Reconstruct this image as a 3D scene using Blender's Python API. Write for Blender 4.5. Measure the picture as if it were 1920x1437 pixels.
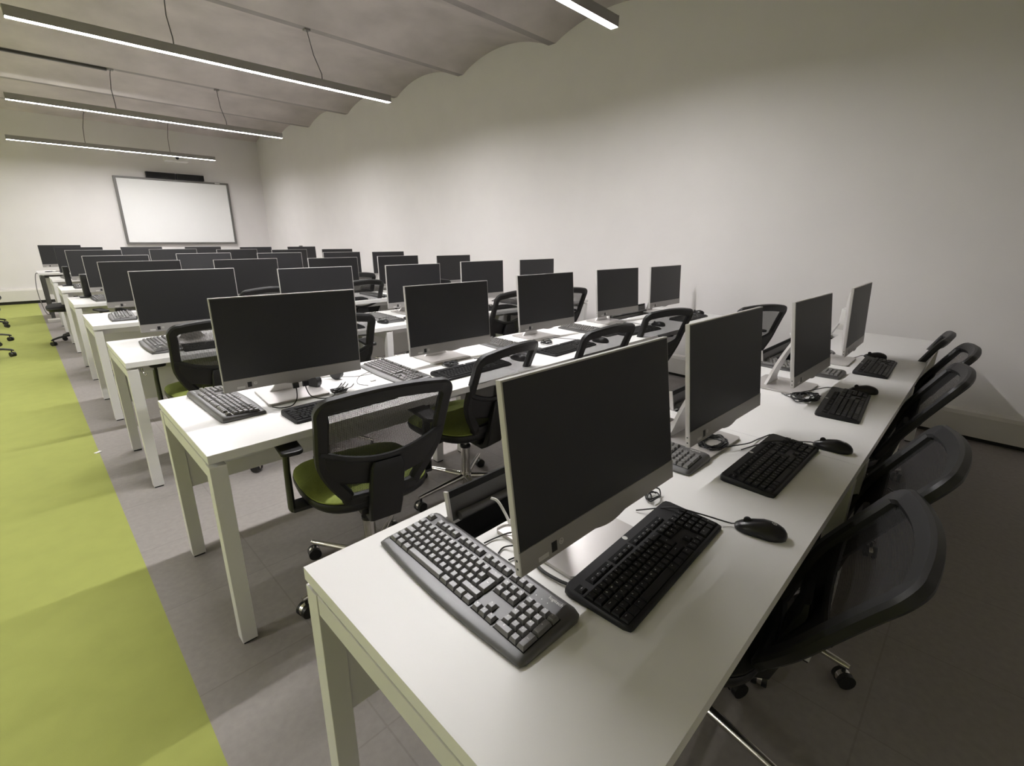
import bpy, bmesh, math, random
from mathutils import Vector, Matrix
for o in list(bpy.data.objects): bpy.data.objects.remove(o)
R = math.radians
rnd = random.Random(7)
C = bpy.context.scene.collection
sc = bpy.context.scene

# ------------------------------------------------------------------ camera, world, exposure
H = 1.40737
FPX, YAW, PITCH, ROLL = 895.0225, 0.79202299, -0.30025306, -0.01175481
cd = bpy.data.cameras.new('camera'); cam = bpy.data.objects.new('camera', cd); C.objects.link(cam)
cd.sensor_fit = 'HORIZONTAL'; cd.sensor_width = 36.0; cd.lens = FPX / 1920 * 36; cd.clip_start = 0.01; cd.clip_end = 100
cy_, sy_ = math.cos(YAW), math.sin(YAW); cp_, sp_ = math.cos(PITCH), math.sin(PITCH)
fw = Vector((sy_*cp_, cy_*cp_, sp_)); rt = Vector((cy_, -sy_, 0)); dn = fw.cross(rt)
cr_, sr_ = math.cos(ROLL), math.sin(ROLL)
r2 = rt*cr_ + dn*sr_; d2 = -rt*sr_ + dn*cr_
cam.matrix_world = Matrix(((r2.x, -d2.x, -fw.x, 0), (r2.y, -d2.y, -fw.y, 0), (r2.z, -d2.z, -fw.z, H), (0, 0, 0, 1)))
sc.camera = cam
w = bpy.data.worlds.new('world'); sc.world = w; w.use_nodes = True
w.node_tree.nodes['Background'].inputs[0].default_value = (1, 0.97, 0.93, 1)
w.node_tree.nodes['Background'].inputs[1].default_value = 0.02
sc.view_settings.view_transform = 'Standard'; sc.view_settings.look = 'None'
sc.view_settings.exposure = 0.0; sc.view_settings.gamma = 1.0; sc.view_settings.use_curve_mapping = False
LAMP = 170.0                      # emission strength of the linear lamps

# ------------------------------------------------------------------ materials
MATS = {}
def mat(name, col, rough=0.5, metal=0.0, spec=0.5, croug=0.38, noise=0.0, nscale=20.0, bump=0.0, bscale=300.0, emit=0.0, stretch=None, coat=0.0):
    m = bpy.data.materials.new(name); m.use_nodes = True; MATS[name] = m
    nt = m.node_tree; b = nt.nodes['Principled BSDF']
    b.inputs['Base Color'].default_value = (*col, 1); b.inputs['Roughness'].default_value = rough
    b.inputs['Metallic'].default_value = metal; b.inputs['Specular IOR Level'].default_value = spec
    b.inputs['Coat Weight'].default_value = coat; b.inputs['Coat Roughness'].default_value = croug
    if emit: b.inputs['Emission Color'].default_value = (1, 0.975, 0.985, 1); b.inputs['Emission Strength'].default_value = emit
    if noise or bump:
        tc = nt.nodes.new('ShaderNodeTexCoord'); src = tc.outputs['Object']
        if stretch:
            mp = nt.nodes.new('ShaderNodeMapping'); mp.inputs['Scale'].default_value = stretch
            nt.links.new(src, mp.inputs[0]); src = mp.outputs[0]
    if noise:
        n = nt.nodes.new('ShaderNodeTexNoise'); n.inputs['Scale'].default_value = nscale; n.inputs['Detail'].default_value = 6
        nt.links.new(src, n.inputs['Vector'])
        r = nt.nodes.new('ShaderNodeValToRGB'); r.color_ramp.elements[0].position = 0.3; r.color_ramp.elements[1].position = 0.7
        r.color_ramp.elements[0].color = (*[c*(1-noise) for c in col], 1); r.color_ramp.elements[1].color = (*[min(1, c*(1+noise)) for c in col], 1)
        nt.links.new(n.outputs['Fac'], r.inputs[0]); nt.links.new(r.outputs[0], b.inputs['Base Color'])
    if bump:
        n = nt.nodes.new('ShaderNodeTexNoise'); n.inputs['Scale'].default_value = bscale
        nt.links.new(tc.outputs['Object'], n.inputs['Vector'])
        bp = nt.nodes.new('ShaderNodeBump'); bp.inputs['Strength'].default_value = bump; bp.inputs['Distance'].default_value = 0.002
        nt.links.new(n.outputs['Fac'], bp.inputs['Height']); nt.links.new(bp.outputs[0], b.inputs['Normal'])
    return m
M = MATS
mat('wall_paint', (0.745, 0.722, 0.71), 0.85, noise=0.015, nscale=3)
mat('ceiling_concrete', (0.66, 0.61, 0.575), 0.9, noise=0.12, nscale=2.2, bump=0.3, bscale=60)
mat('rib_concrete', (0.40, 0.37, 0.35), 0.9, noise=0.10, nscale=5)
mat('grey_carpet', (0.31, 0.285, 0.27), 0.95, noise=0.06, nscale=40, bump=0.22, bscale=500)
mat('green_carpet', (0.345, 0.375, 0.095), 0.95, noise=0.04, nscale=9, bump=0.25, bscale=500)
mat('skirting_shade', (0.035, 0.035, 0.03), 0.8)  # near-black colour stands for the shade beneath the wall trunking
mat('trunking_white', (0.66, 0.64, 0.60), 0.5)
mat('desk_white', (0.80, 0.79, 0.775), 0.38, noise=0.008, nscale=4)
mat('desk_metal', (0.72, 0.71, 0.69), 0.42)
mat('dark_metal', (0.06, 0.058, 0.055), 0.45)
mat('black_rubber', (0.012, 0.012, 0.012), 0.8)
mat('modesty_grey', (0.72, 0.71, 0.69), 0.6)
mat('silver_shell', (0.52, 0.50, 0.49), 0.5, metal=0.1)
mat('chin_silver', (0.36, 0.345, 0.33), 0.42, metal=0.3)
mat('screen_black', (0.009, 0.009, 0.0105), 0.48, spec=0.6)
mat('bezel_black', (0.012, 0.012, 0.012), 0.4)
mat('stand_white', (0.68, 0.665, 0.65), 0.35)
mat('base_silver', (0.50, 0.48, 0.465), 0.3, metal=0.4)
mat('gloss_black', (0.022, 0.021, 0.020), 0.48, spec=1.0, coat=0.7)
mat('key_gloss', (0.065, 0.062, 0.059), 0.46, spec=1.0, coat=0.9)
mat('matte_black', (0.008, 0.008, 0.009), 0.5, spec=0.35)
mat('key_matte', (0.0075, 0.0075, 0.008), 0.5, spec=0.3)
mat('well_black', (0.004, 0.004, 0.004), 0.7, spec=0.2)
mat('legend_white', (0.7, 0.7, 0.68), 0.6)
mat('logo_silver', (0.75, 0.74, 0.72), 0.35, metal=0.3)
mat('sticker_silver', (0.62, 0.61, 0.59), 0.4, metal=0.2)
mat('mouse_black', (0.007, 0.007, 0.0075), 0.28, spec=0.5)
mat('chrome', (0.72, 0.70, 0.67), 0.23, metal=1.0)
mat('chair_black', (0.010, 0.0098, 0.010), 0.46, spec=0.45)
mat('seat_lime', (0.225, 0.265, 0.055), 0.9, noise=0.07, nscale=90, bump=0.4, bscale=700)
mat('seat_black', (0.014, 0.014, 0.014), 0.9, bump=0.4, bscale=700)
mat('caster_black', (0.012, 0.012, 0.012), 0.4)
mat('cable_black', (0.012, 0.012, 0.012), 0.5)
mat('cable_white', (0.72, 0.71, 0.69), 0.5)
mat('cable_grey', (0.16, 0.155, 0.15), 0.5)
mat('cable_dark', (0.10, 0.097, 0.09), 0.5)
mat('lamp_grey', (0.30, 0.29, 0.275), 0.45, metal=0.3)
mat('lamp_glow', (0.9, 0.9, 0.88), 0.5, emit=LAMP)
mat('board_white', (0.84, 0.84, 0.83), 0.35)
mat('board_frame', (0.16, 0.155, 0.145), 0.4, metal=0.3)
mat('speaker_black', (0.016, 0.014, 0.017), 0.6)
mat('projector_white', (0.72, 0.71, 0.68), 0.4)
mat('paper_white', (0.82, 0.81, 0.79), 0.8)
mat('brush_black', (0.006, 0.006, 0.006), 0.9)
# carpet tiles: faint seams every half metre on the grey carpet
nt = M['grey_carpet'].node_tree; pb = nt.nodes['Principled BSDF']
tc = nt.nodes.new('ShaderNodeTexCoord'); br = nt.nodes.new('ShaderNodeTexBrick')
br.offset = 0.0; br.inputs['Scale'].default_value = 1.0; br.inputs['Brick Width'].default_value = 0.5; br.inputs['Row Height'].default_value = 0.5
br.inputs['Mortar Size'].default_value = 0.003; br.inputs['Color1'].default_value = (1, 1, 1, 1); br.inputs['Color2'].default_value = (0.97, 0.97, 0.97, 1); br.inputs['Mortar'].default_value = (0.86, 0.86, 0.86, 1)
nt.links.new(tc.outputs['Object'], br.inputs['Vector'])
mx = nt.nodes.new('ShaderNodeMixRGB'); mx.blend_type = 'MULTIPLY'; mx.inputs[0].default_value = 1
old = pb.inputs['Base Color'].links[0].from_socket
nt.links.new(old, mx.inputs[1]); nt.links.new(br.outputs['Color'], mx.inputs[2]); nt.links.new(mx.outputs[0], pb.inputs['Base Color'])
# see-through woven chair mesh: real holes in an object-space grid
m = mat('mesh_fabric', (0.014, 0.0135, 0.014), 0.6, spec=0.3); nt = m.node_tree; b = nt.nodes['Principled BSDF']; out = nt.nodes['Material Output']
tc = nt.nodes.new('ShaderNodeTexCoord'); sx = nt.nodes.new('ShaderNodeSeparateXYZ'); nt.links.new(tc.outputs['Object'], sx.inputs[0])
def mth(op, a, bb=None):
    n = nt.nodes.new('ShaderNodeMath'); n.operation = op
    for i, v in enumerate((a, bb)):
        if v is None: continue
        if isinstance(v, (int, float)): n.inputs[i].default_value = v
        else: nt.links.new(v, n.inputs[i])
    return n.outputs[0]
per = 0.0036
gx = mth('GREATER_THAN', mth('FRACT', mth('DIVIDE', sx.outputs['X'], per)), 0.42)
gz = mth('GREATER_THAN', mth('FRACT', mth('DIVIDE', sx.outputs['Z'], per)), 0.40)
hole = mth('MULTIPLY', gx, gz)
tr = nt.nodes.new('ShaderNodeBsdfTransparent'); ms = nt.nodes.new('ShaderNodeMixShader')
nt.links.new(hole, ms.inputs[0]); nt.links.new(b.outputs[0], ms.inputs[1]); nt.links.new(tr.outputs[0], ms.inputs[2]); nt.links.new(ms.outputs[0], out.inputs['Surface'])

# ------------------------------------------------------------------ mesh helpers
def finish(bm, name, material, parent=None, smooth=False, loc=None, rot=None):
    me = bpy.data.meshes.new(name)
    bmesh.ops.recalc_face_normals(bm, faces=bm.faces)
    bm.to_mesh(me); bm.free()
    ml = material if isinstance(material, (list, tuple)) else [material]
    for x in ml: me.materials.append(M[x])
    if smooth:
        for p in me.polygons: p.use_smooth = True
        try: me.set_sharp_from_angle(angle=R(38))
        except Exception: pass
    o = bpy.data.objects.new(name, me); C.objects.link(o)
    if parent is not None: o.parent = parent
    if loc is not None: o.location = loc
    if rot is not None: o.rotation_euler = rot
    return o
def box(bm, x0, x1, y0, y1, z0, z1, bev=0.0, seg=2, mi=0, mtx=None):
    t = bmesh.new(); bmesh.ops.create_cube(t, size=1)
    bmesh.ops.transform(t, matrix=Matrix.Translation(((x0+x1)/2, (y0+y1)/2, (z0+z1)/2)) @ Matrix.Diagonal((x1-x0, y1-y0, z1-z0, 1)), verts=t.verts)
    if bev: bmesh.ops.bevel(t, geom=t.edges[:], offset=bev, segments=seg, affect='EDGES', profile=0.6)
    if mtx is not None: bmesh.ops.transform(t, matrix=mtx, verts=t.verts)
    merge(bm, t, mi)
def merge(bm, t, mi=0):
    vm = [bm.verts.new(v.co) for v in t.verts]
    t.verts.index_update()
    for f in t.faces:
        try: nf = bm.faces.new([vm[v.index] for v in f.verts]); nf.material_index = mi
        except ValueError: pass
    t.free()
def tube(bm, pts, rad, n=8, closed=False, cap=True, flat=None, mi=0):
    """sweep an ellipse (rad or per-point (a,b)) along pts; a is measured along 'flat' when given"""
    P = [Vector(p) for p in pts]; N = len(P); rings = []
    up = Vector((0, 0, 1)); prev = None
    for i, p in enumerate(P):
        if closed: t = P[(i+1) % N] - P[i-1]
        else: t = P[min(i+1, N-1)] - P[max(i-1, 0)]
        t.normalize()
        if flat is not None: a = Vector(flat)
        elif prev is not None: a = prev
        else: a = up if abs(t.z) < 0.9 else Vector((1, 0, 0))
        a = a - t*a.dot(t); a.normalize(); prev = a; b2 = t.cross(a)
        r = rad[i] if isinstance(rad, list) else rad
        ra, rb = r if isinstance(r, tuple) else (r, r)
        rings.append([bm.verts.new(p + a*ra*math.cos(2*math.pi*k/n) + b2*rb*math.sin(2*math.pi*k/n)) for k in range(n)])
    for i in range(N if closed else N-1):
        A, B = rings[i], rings[(i+1) % N]
        for k in range(n):
            f = bm.faces.new((A[k], A[(k+1) % n], B[(k+1) % n], B[k])); f.material_index = mi
    if cap and not closed:
        f = bm.faces.new(rings[0][::-1]); f.material_index = mi
        f = bm.faces.new(rings[-1]); f.material_index = mi
def prism(bm, poly, axis, a, b, mi=0):
    """extrude 2D polygon; axis 'x': poly=(y,z), 'y': poly=(x,z), 'z': poly=(x,y)"""
    def mk(p, t):
        return {'x': (t, p[0], p[1]), 'y': (p[0], t, p[1]), 'z': (p[0], p[1], t)}[axis]
    A = [bm.verts.new(mk(p, a)) for p in poly]; B = [bm.verts.new(mk(p, b)) for p in poly]; n = len(poly)
    for f in [bm.faces.new(A), bm.faces.new(B[::-1])] + [bm.faces.new((A[i], B[i], B[(i+1) % n], A[(i+1) % n])) for i in range(n)]: f.material_index = mi
def rrect(w, h, r, n=5, cx=0, cy=0):
    o = []
    for (sx_, sy2, a0) in ((1, 1, 0), (-1, 1, 90), (-1, -1, 180), (1, -1, 270)):
        for k in range(n+1):
            a = R(a0 + 90*k/n); o.append((cx + sx_*(w/2-r) + r*math.cos(a), cy + sy2*(h/2-r) + r*math.sin(a)))
    return o
def tag(o, label, cat, group=None, kind=None):
    if label: o['label'] = label
    if cat: o['category'] = cat
    if group: o['group'] = group
    if kind: o['kind'] = kind
    return o
def empty(name, loc=(0, 0, 0), rz=0.0):
    o = bpy.data.objects.new(name, None); C.objects.link(o); o.location = loc; o.rotation_euler = (0, 0, rz); o.empty_display_size = 0.05
    return o
def kids(o): return [c for c in bpy.data.objects if c.parent is o]
KIDS = {}
def cache_kids(o):
    ks = [c for c in bpy.data.objects if c.parent == o]; KIDS[o.name] = ks
    for c in ks: cache_kids(c)
def copy_tree(o, parent=None, skip=()):
    c = o.copy(); C.objects.link(c); c.parent = parent
    for k in KIDS[o.name]:
        if k.name.split('.')[0] in skip: continue
        copy_tree(k, c)
    return c
def child(o, nm):
    for c in o.children:
        if c.name.split('.')[0] == nm: return c
ORD = ['first', 'second', 'third', 'fourth', 'fifth', 'sixth', 'seventh']
ROWN = ['nearest', 'second', 'third', 'fourth', 'fifth', 'sixth', 'seventh', 'farthest']
def struct(o): o['kind'] = 'structure'; return o

# ------------------------------------------------------------------ room shell
XL, XR, Y0, Y1 = -7.4, 4.72, -2.2, 13.55
AX = 0.13
bm = bmesh.new()
for (a, b, mi) in ((XL, AX, 1), (AX, XR, 0)):
    v = [bm.verts.new(p) for p in ((a, Y0, 0), (b, Y0, 0), (b, Y1, 0), (a, Y1, 0))]; f = bm.faces.new(v); f.material_index = mi
struct(finish(bm, 'floor', ['grey_carpet', 'green_carpet']))
def wall(name, x0, x1, y0, y1):
    bm = bmesh.new(); box(bm, x0, x1, y0, y1, -0.05, 3.95); return struct(finish(bm, name, 'wall_paint'))
wall('wall_right', XR, XR+0.15, Y0-0.15, Y1+0.15); wall('wall_left', XL-0.15, XL, Y0-0.15, Y1+0.15)
wall('wall_back', XL, XR, Y1, Y1+0.15); wall('wall_front', XL, XR, Y0-0.15, Y0)
# shallow concrete vaults running across the room, flat ribs between them
PIT, RIB, RIBZ, CRZ = 1.61, 0.10, 3.455, 3.61
prof = []; y = 4.09 - PIT*4
while y < Y1 + 0.3:
    prof += [(y-RIB/2, RIBZ), (y+RIB/2, RIBZ)]
    a, b = y+RIB/2, y+PIT-RIB/2
    for k in range(1, 16):
        t = k/16; s = 1-abs(2*t-1)**2.1
        prof.append((a+(b-a)*t, RIBZ+0.004+(CRZ-RIBZ)*s))
    y += PIT
bm = bmesh.new(); prev = None
for i, (yy, zz) in enumerate(prof):
    cur = (bm.verts.new((XL-0.1, yy, zz)), bm.verts.new((XR+0.1, yy, zz)))
    if prev:
        f = bm.faces.new((prev[0], prev[1], cur[1], cur[0])); f.smooth = True
        if abs(zz-RIBZ) < 1e-6 and abs(prof[i-1][1]-RIBZ) < 1e-6: f.material_index = 1
    prev = cur
bm.normal_update()
for f in bm.faces:
    if f.normal.z > 0: f.normal_flip()
me = bpy.data.meshes.new('ceiling'); bm.to_mesh(me); bm.free(); me.materials.append(M['ceiling_concrete']); me.materials.append(M['rib_concrete'])
for p in me.polygons: p.use_smooth = True
me.set_sharp_from_angle(angle=R(14))
ce = bpy.data.objects.new('ceiling', me); C.objects.link(ce); struct(ce)
sm = ce.modifiers.new('thick', 'SOLIDIFY'); sm.thickness = 0.2; sm.offset = -1
# perimeter trunking; skirting strips below it have the gap's shade painted in
bm = bmesh.new(); prism(bm, [(XR, 0.035), (XR-0.055, 0.035), (XR-0.055, 0.19), (XR-0.045, 0.215), (XR, 0.225)], 'y', Y0, Y1)
bm2 = bmesh.new(); struct(finish(bm, 'baseboard_right', 'trunking_white'))
bm = bm2; prism(bm, [(Y1, 0.06), (Y1-0.07, 0.06), (Y1-0.07, 0.26), (Y1-0.055, 0.29), (Y1, 0.30)], 'x', XL, XR-0.06)
struct(finish(bm, 'baseboard_back', 'trunking_white'))
bm = bmesh.new(); box(bm, XR-0.02, XR, Y0, Y1-0.02, 0, 0.035); struct(finish(bm, 'trim_1', 'skirting_shade'))
bm = bmesh.new(); box(bm, XL, XR-0.02, Y1-0.02, Y1, 0, 0.06); struct(finish(bm, 'trim_2', 'skirting_shade'))
bm = bmesh.new(); box(bm, XL, 1.35, 8.895, 8.945, RIBZ-0.03, RIBZ-0.0005, 0.004)
tag(finish(bm, 'ceiling_track', 'dark_metal'), 'dark metal track fixed under a ceiling rib at the upper left', 'track')

# ------------------------------------------------------------------ linear pendant lamps
def make_lamp():
    t = empty('pendant_lamp')
    bm = bmesh.new(); L = 3.0
    pr = [(-0.031, 0.0), (-0.031, 0.066), (-0.027, 0.070), (0.027, 0.070), (0.031, 0.066), (0.031, 0.0), (0.029, 0.0), (0.029, 0.0125), (-0.029, 0.0125), (-0.029, 0.0)]
    prism(bm, pr, 'x', 0, L); finish(bm, 'housing', 'lamp_grey', t)
    bm = bmesh.new(); box(bm, 0.001, L-0.001, -0.0285, 0.0285, 0.003, 0.012, 0.0); finish(bm, 'diffuser', 'lamp_glow', t)
    for s in (0, 1):
        bm = bmesh.new(); box(bm, -0.003 if s == 0 else L, 0 if s == 0 else L+0.003, -0.031, 0.031, 0.0, 0.070); finish(bm, 'end_cap', 'lamp_grey', t)
    return t
lamp0 = make_lamp()
lamp_spots = [(2.27, 2.49, 'long linear pendant lamp at the top centre, cut off by the picture edge'),
              (5.2, 5.70, 'nearest of the three long linear pendant lamps at the upper left'),
              (8.30, 8.92, 'middle one of the three long linear pendant lamps at the upper left'),
              (11.85, 12.14, 'farthest and smallest linear pendant lamp, in front of the whiteboard wall')]
cache_kids(lamp0)
def hang(t, x, y, yr):
    for cx_ in (0.99, 2.24):
        bm = bmesh.new()
        a = Vector((cx_, 0, 0.07)); b = Vector((cx_+0.12, yr-y, RIBZ-2.80+0.001)); pts = [a, a+Vector((0, 0, 0.05)), a.lerp(b, 0.4)+Vector((-0.02, 0, 0.03)), a.lerp(b, 0.8)+Vector((-0.01, 0, 0.02)), b]
        tube(bm, pts, 0.0045, 6); finish(bm, 'suspension_cable', 'cable_dark', t, True)
        bm = bmesh.new(); box(bm, b.x-0.03, b.x+0.03, b.y-0.03, b.y+0.03, b.z-0.02, b.z, 0.004); finish(bm, 'ceiling_rose', 'lamp_grey', t)
for col, x in ((0, 0.28), (1, -5.7)):
    for i, (y, yr, lab) in enumerate(lamp_spots):
        t = lamp0 if (col, i) == (0, 0) else copy_tree(lamp0)
        t.location = (x, y, 2.80)
        if col == 0: tag(t, lab, 'ceiling lamp', 'linear pendant lamps')
        else: tag(t, 'linear pendant lamp over the other side of the aisle, ' + ['nearest', 'second', 'third', 'farthest'][i] + ' of its column', 'ceiling lamp', 'linear pendant lamps')
        hang(t, x, y, yr)

# ------------------------------------------------------------------ whiteboard, speakers, projector
t = empty('whiteboard', (2.85, Y1-0.05, 1.82))
bm = bmesh.new(); box(bm, -1.045, 1.045, 0.0, 0.02, -0.655, 0.655); finish(bm, 'board_surface', 'board_white', t)
bm = bmesh.new()
for a in ((-1.085, 1.085, 0.65, 0.69), (-1.085, 1.085, -0.69, -0.65), (-1.085, -1.04, -0.65, 0.65), (1.04, 1.085, -0.65, 0.65)):
    box(bm, a[0], a[1], -0.015, 0.045, a[2], a[3], 0.004)
finish(bm, 'frame', 'board_frame', t)
bm = bmesh.new(); box(bm, 0.80, 0.90, -0.017, -0.014, 0.662, 0.682); finish(bm, 'badge', 'sticker_silver', t)
tag(t, 'large interactive whiteboard with dark frame on the far wall', 'whiteboard')
for i, (x0, x1) in enumerate(((2.34, 2.875), (2.895, 3.43))):
    t = empty('speaker_bar', ((x0+x1)/2, Y1-0.07, 2.575))
    bm = bmesh.new(); h = (x1-x0)/2; box(bm, -h, h, -0.05, 0.05, -0.06, 0.06, 0.006); finish(bm, 'cabinet', 'speaker_black', t)
    bm = bmesh.new(); box(bm, -h+0.01, h-0.01, -0.054, -0.0495, -0.05, 0.05); finish(bm, 'grille', 'brush_black', t)
    bm = bmesh.new(); box(bm, -0.03, 0.03, 0.048, 0.069, -0.03, 0.03); finish(bm, 'bracket', 'dark_metal', t)
    tag(t, ('left' if i == 0 else 'right') + ' of the two black speaker bars above the whiteboard', 'speaker', 'speaker bars above the whiteboard')
t = empty('projector', (2.83, 12.95, 2.83))
bm = bmesh.new(); prism(bm, rrect(0.42, 0.30, 0.05, 5), 'z', 0, 0.11); finish(bm, 'body', 'projector_white', t)
bm = bmesh.new(); tube(bm, [(0, -0.150, 0.055), (0, -0.165, 0.055)], 0.03, 16); finish(bm, 'lens', 'bezel_black', t)
bm = bmesh.new(); box(bm, -0.03, 0.03, 0.0, 0.60, 0.11, 0.14); box(bm, -0.08, 0.08, 0.585, 0.60, 0.02, 0.22); finish(bm, 'wall_arm', 'projector_white', t)
tag(t, 'white short throw projector on a wall arm above the whiteboard', 'projector')

# ------------------------------------------------------------------ desks
DZ, DT, DD = 0.74, 0.030, 0.725
FR = [0.17, 1.616, 3.15, 4.58, 6.06, 7.60, 9.27, 10.85]
def make_desk(x0, x1, yf, row, frames, label, flaps=(), dark=False, name='desk'):
    t = empty(name, (x0, yf, 0)); W = x1-x0; lm = 'dark_metal' if dark else 'desk_metal'
    bm = bmesh.new()
    # tabletop, with rear cable openings cut out where a flap stands open
    segs = []; cur = 0.0
    if flaps:
        box(bm, 0, W, 0, 0.550, DZ-DT, DZ, 0.0); box(bm, 0, W, 0.665, DD, DZ-DT, DZ, 0.0)
        for (a, b) in flaps:
            box(bm, cur, a-x0, 0.550, 0.665, DZ-DT, DZ, 0.0); cur = b-x0
        box(bm, cur, W, 0.550, 0.665, DZ-DT, DZ, 0.0)
        bmesh.ops.remove_doubles(bm, verts=bm.verts, dist=1e-5)
    else: box(bm, 0, W, 0, DD, DZ-DT, DZ, 0.0025)
    finish(bm, 'tabletop', 'desk_white', t)
    for (a, b) in flaps:
        bm = bmesh.new(); ax, bx = a-x0, b-x0
        box(bm, ax-0.004, bx+0.004, 0.545, 0.67, DZ-0.10, DZ-0.095); box(bm, ax-0.004, bx+0.004, 0.67, 0.675, DZ-0.10, DZ-DT); box(bm, ax-0.004, bx+0.004, 0.54, 0.545, DZ-0.10, DZ-DT)
        box(bm, ax-0.009, ax-0.004, 0.54, 0.675, DZ-0.10, DZ-DT); box(bm, bx+0.004, bx+0.009, 0.54, 0.675, DZ-0.10, DZ-DT)
        finish(bm, 'cable_tray', 'brush_black', t)
        fl = empty('cable_flap', (ax, 0.640, DZ+0.001)); fl.parent = t; fl.rotation_euler = (R(-12), 0, 0)
        bm = bmesh.new(); w_ = bx-ax; box(bm, 0.006, w_-0.006, -0.004, 0.004, 0.0, 0.058, 0.001); finish(bm, 'flap_panel', 'dark_metal', fl)
        bm = bmesh.new(); box(bm, 0.006, w_-0.006, -0.0045, 0.0045, 0.0585, 0.075); finish(bm, 'brush_strip', 'brush_black', fl)
        for xx in (0.0, w_-0.006):
            bm = bmesh.new(); box(bm, xx, xx+0.006, -0.007, 0.007, 0.0, 0.077, 0.001); finish(bm, 'end_strip', 'silver_shell', fl)
        bm = bmesh.new(); tube(bm, [(0.02, -0.016, 0.012), (w_-0.02, -0.016, 0.012)], 0.011, 12); finish(bm, 'hinge_roller', 'dark_metal', fl, True)
    for fx in frames:
        a = fx-x0; s = 0.05
        for yy in (0.0, DD-s):
            bm = bmesh.new(); box(bm, a, a+s, yy, yy+s, 0.008, 0.698, 0.002); leg = finish(bm, 'leg', lm, t)
            bm = bmesh.new(); box(bm, a+0.004, a+s-0.004, yy+0.004, yy+s-0.004, 0, 0.008); finish(bm, 'foot_pad', 'black_rubber', leg)
        bm = bmesh.new(); box(bm, a+0.002, a+s-0.002, s, DD-s, 0.648, 0.698, 0.002); finish(bm, 'side_rail', lm, t)
        bm = bmesh.new(); box(bm, a+0.010, a+s-0.005, 0.03, DD-0.09, 0.699, DZ-DT); finish(bm, 'spacer', 'modesty_grey', t)
    fr = sorted(frames)
    for a, b in zip(fr, fr[1:]):
        bm = bmesh.new(); box(bm, a-x0+0.05, b-x0, 0.10, 0.14, 0.66, 0.70, 0.002); finish(bm, 'cross_rail', lm, t)
        bm = bmesh.new(); box(bm, a-x0+0.051, b-x0-0.001, DD-0.042, DD-0.030, 0.34, 0.638, 0.001); finish(bm, 'modesty_panel', 'modesty_grey', t)
    tag(t, label, 'desk', 'white bench desks' if not dark else None)
    return t
for r in range(7):
    yf = FR[r]
    fA = [(0.612, 1.66)] if r == 0 else []
    fB = [(1.74, 2.00), (2.78, 3.46), (3.64, 4.12)] if r == 0 else ([(3.45, 4.05)] if r == 1 else [])
    make_desk(0.293, 1.7045, yf, r, (0.293, 1.648), 'white desk at the aisle end of the %s row' % ROWN[r], fA)
    make_desk(1.706, 4.375, yf, r, (1.85, 3.02, 4.315), 'long white desk at the wall end of the %s row' % ROWN[r], fB)
t = make_desk(0.20, 1.60, FR[7], 7, (0.22, 1.53), 'farthest small desk with dark legs near the far wall', (), True, 'teacher_desk')

# ------------------------------------------------------------------ text marks
TXT = {}
def text_mesh(s, size):
    k = (s, size)
    if k in TXT: return TXT[k]
    cu = bpy.data.curves.new('txt', 'FONT'); cu.body = s; cu.size = size; cu.align_x = 'CENTER'; cu.align_y = 'CENTER'; cu.resolution_u = 2
    o = bpy.data.objects.new('txt', cu); C.objects.link(o); bpy.context.view_layer.update()
    me = bpy.data.meshes.new_from_object(o.evaluated_get(bpy.context.evaluated_depsgraph_get()))
    vs = [v.co.copy() for v in me.vertices]; fs = [tuple(p.vertices) for p in me.polygons]
    bpy.data.objects.remove(o); bpy.data.curves.remove(cu); bpy.data.meshes.remove(me)
    TXT[k] = (vs, fs); return TXT[k]
def put_text(bm, s, size, mtx, mi=0):
    vs, fs = text_mesh(s, size); nv = [bm.verts.new(mtx @ v) for v in vs]
    for f in fs:
        try: g = bm.faces.new([nv[i] for i in f]); g.material_index = mi
        except ValueError: pass
def ring(bm, r0, r1, mtx, n=24, mi=0):
    A = [bm.verts.new(mtx @ Vector((r0*math.cos(2*math.pi*k/n), r0*math.sin(2*math.pi*k/n), 0))) for k in range(n)]
    B = [bm.verts.new(mtx @ Vector((r1*math.cos(2*math.pi*k/n), r1*math.sin(2*math.pi*k/n), 0))) for k in range(n)]
    for k in range(n):
        f = bm.faces.new((A[k], A[(k+1) % n], B[(k+1) % n], B[k])); f.material_index = mi

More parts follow.
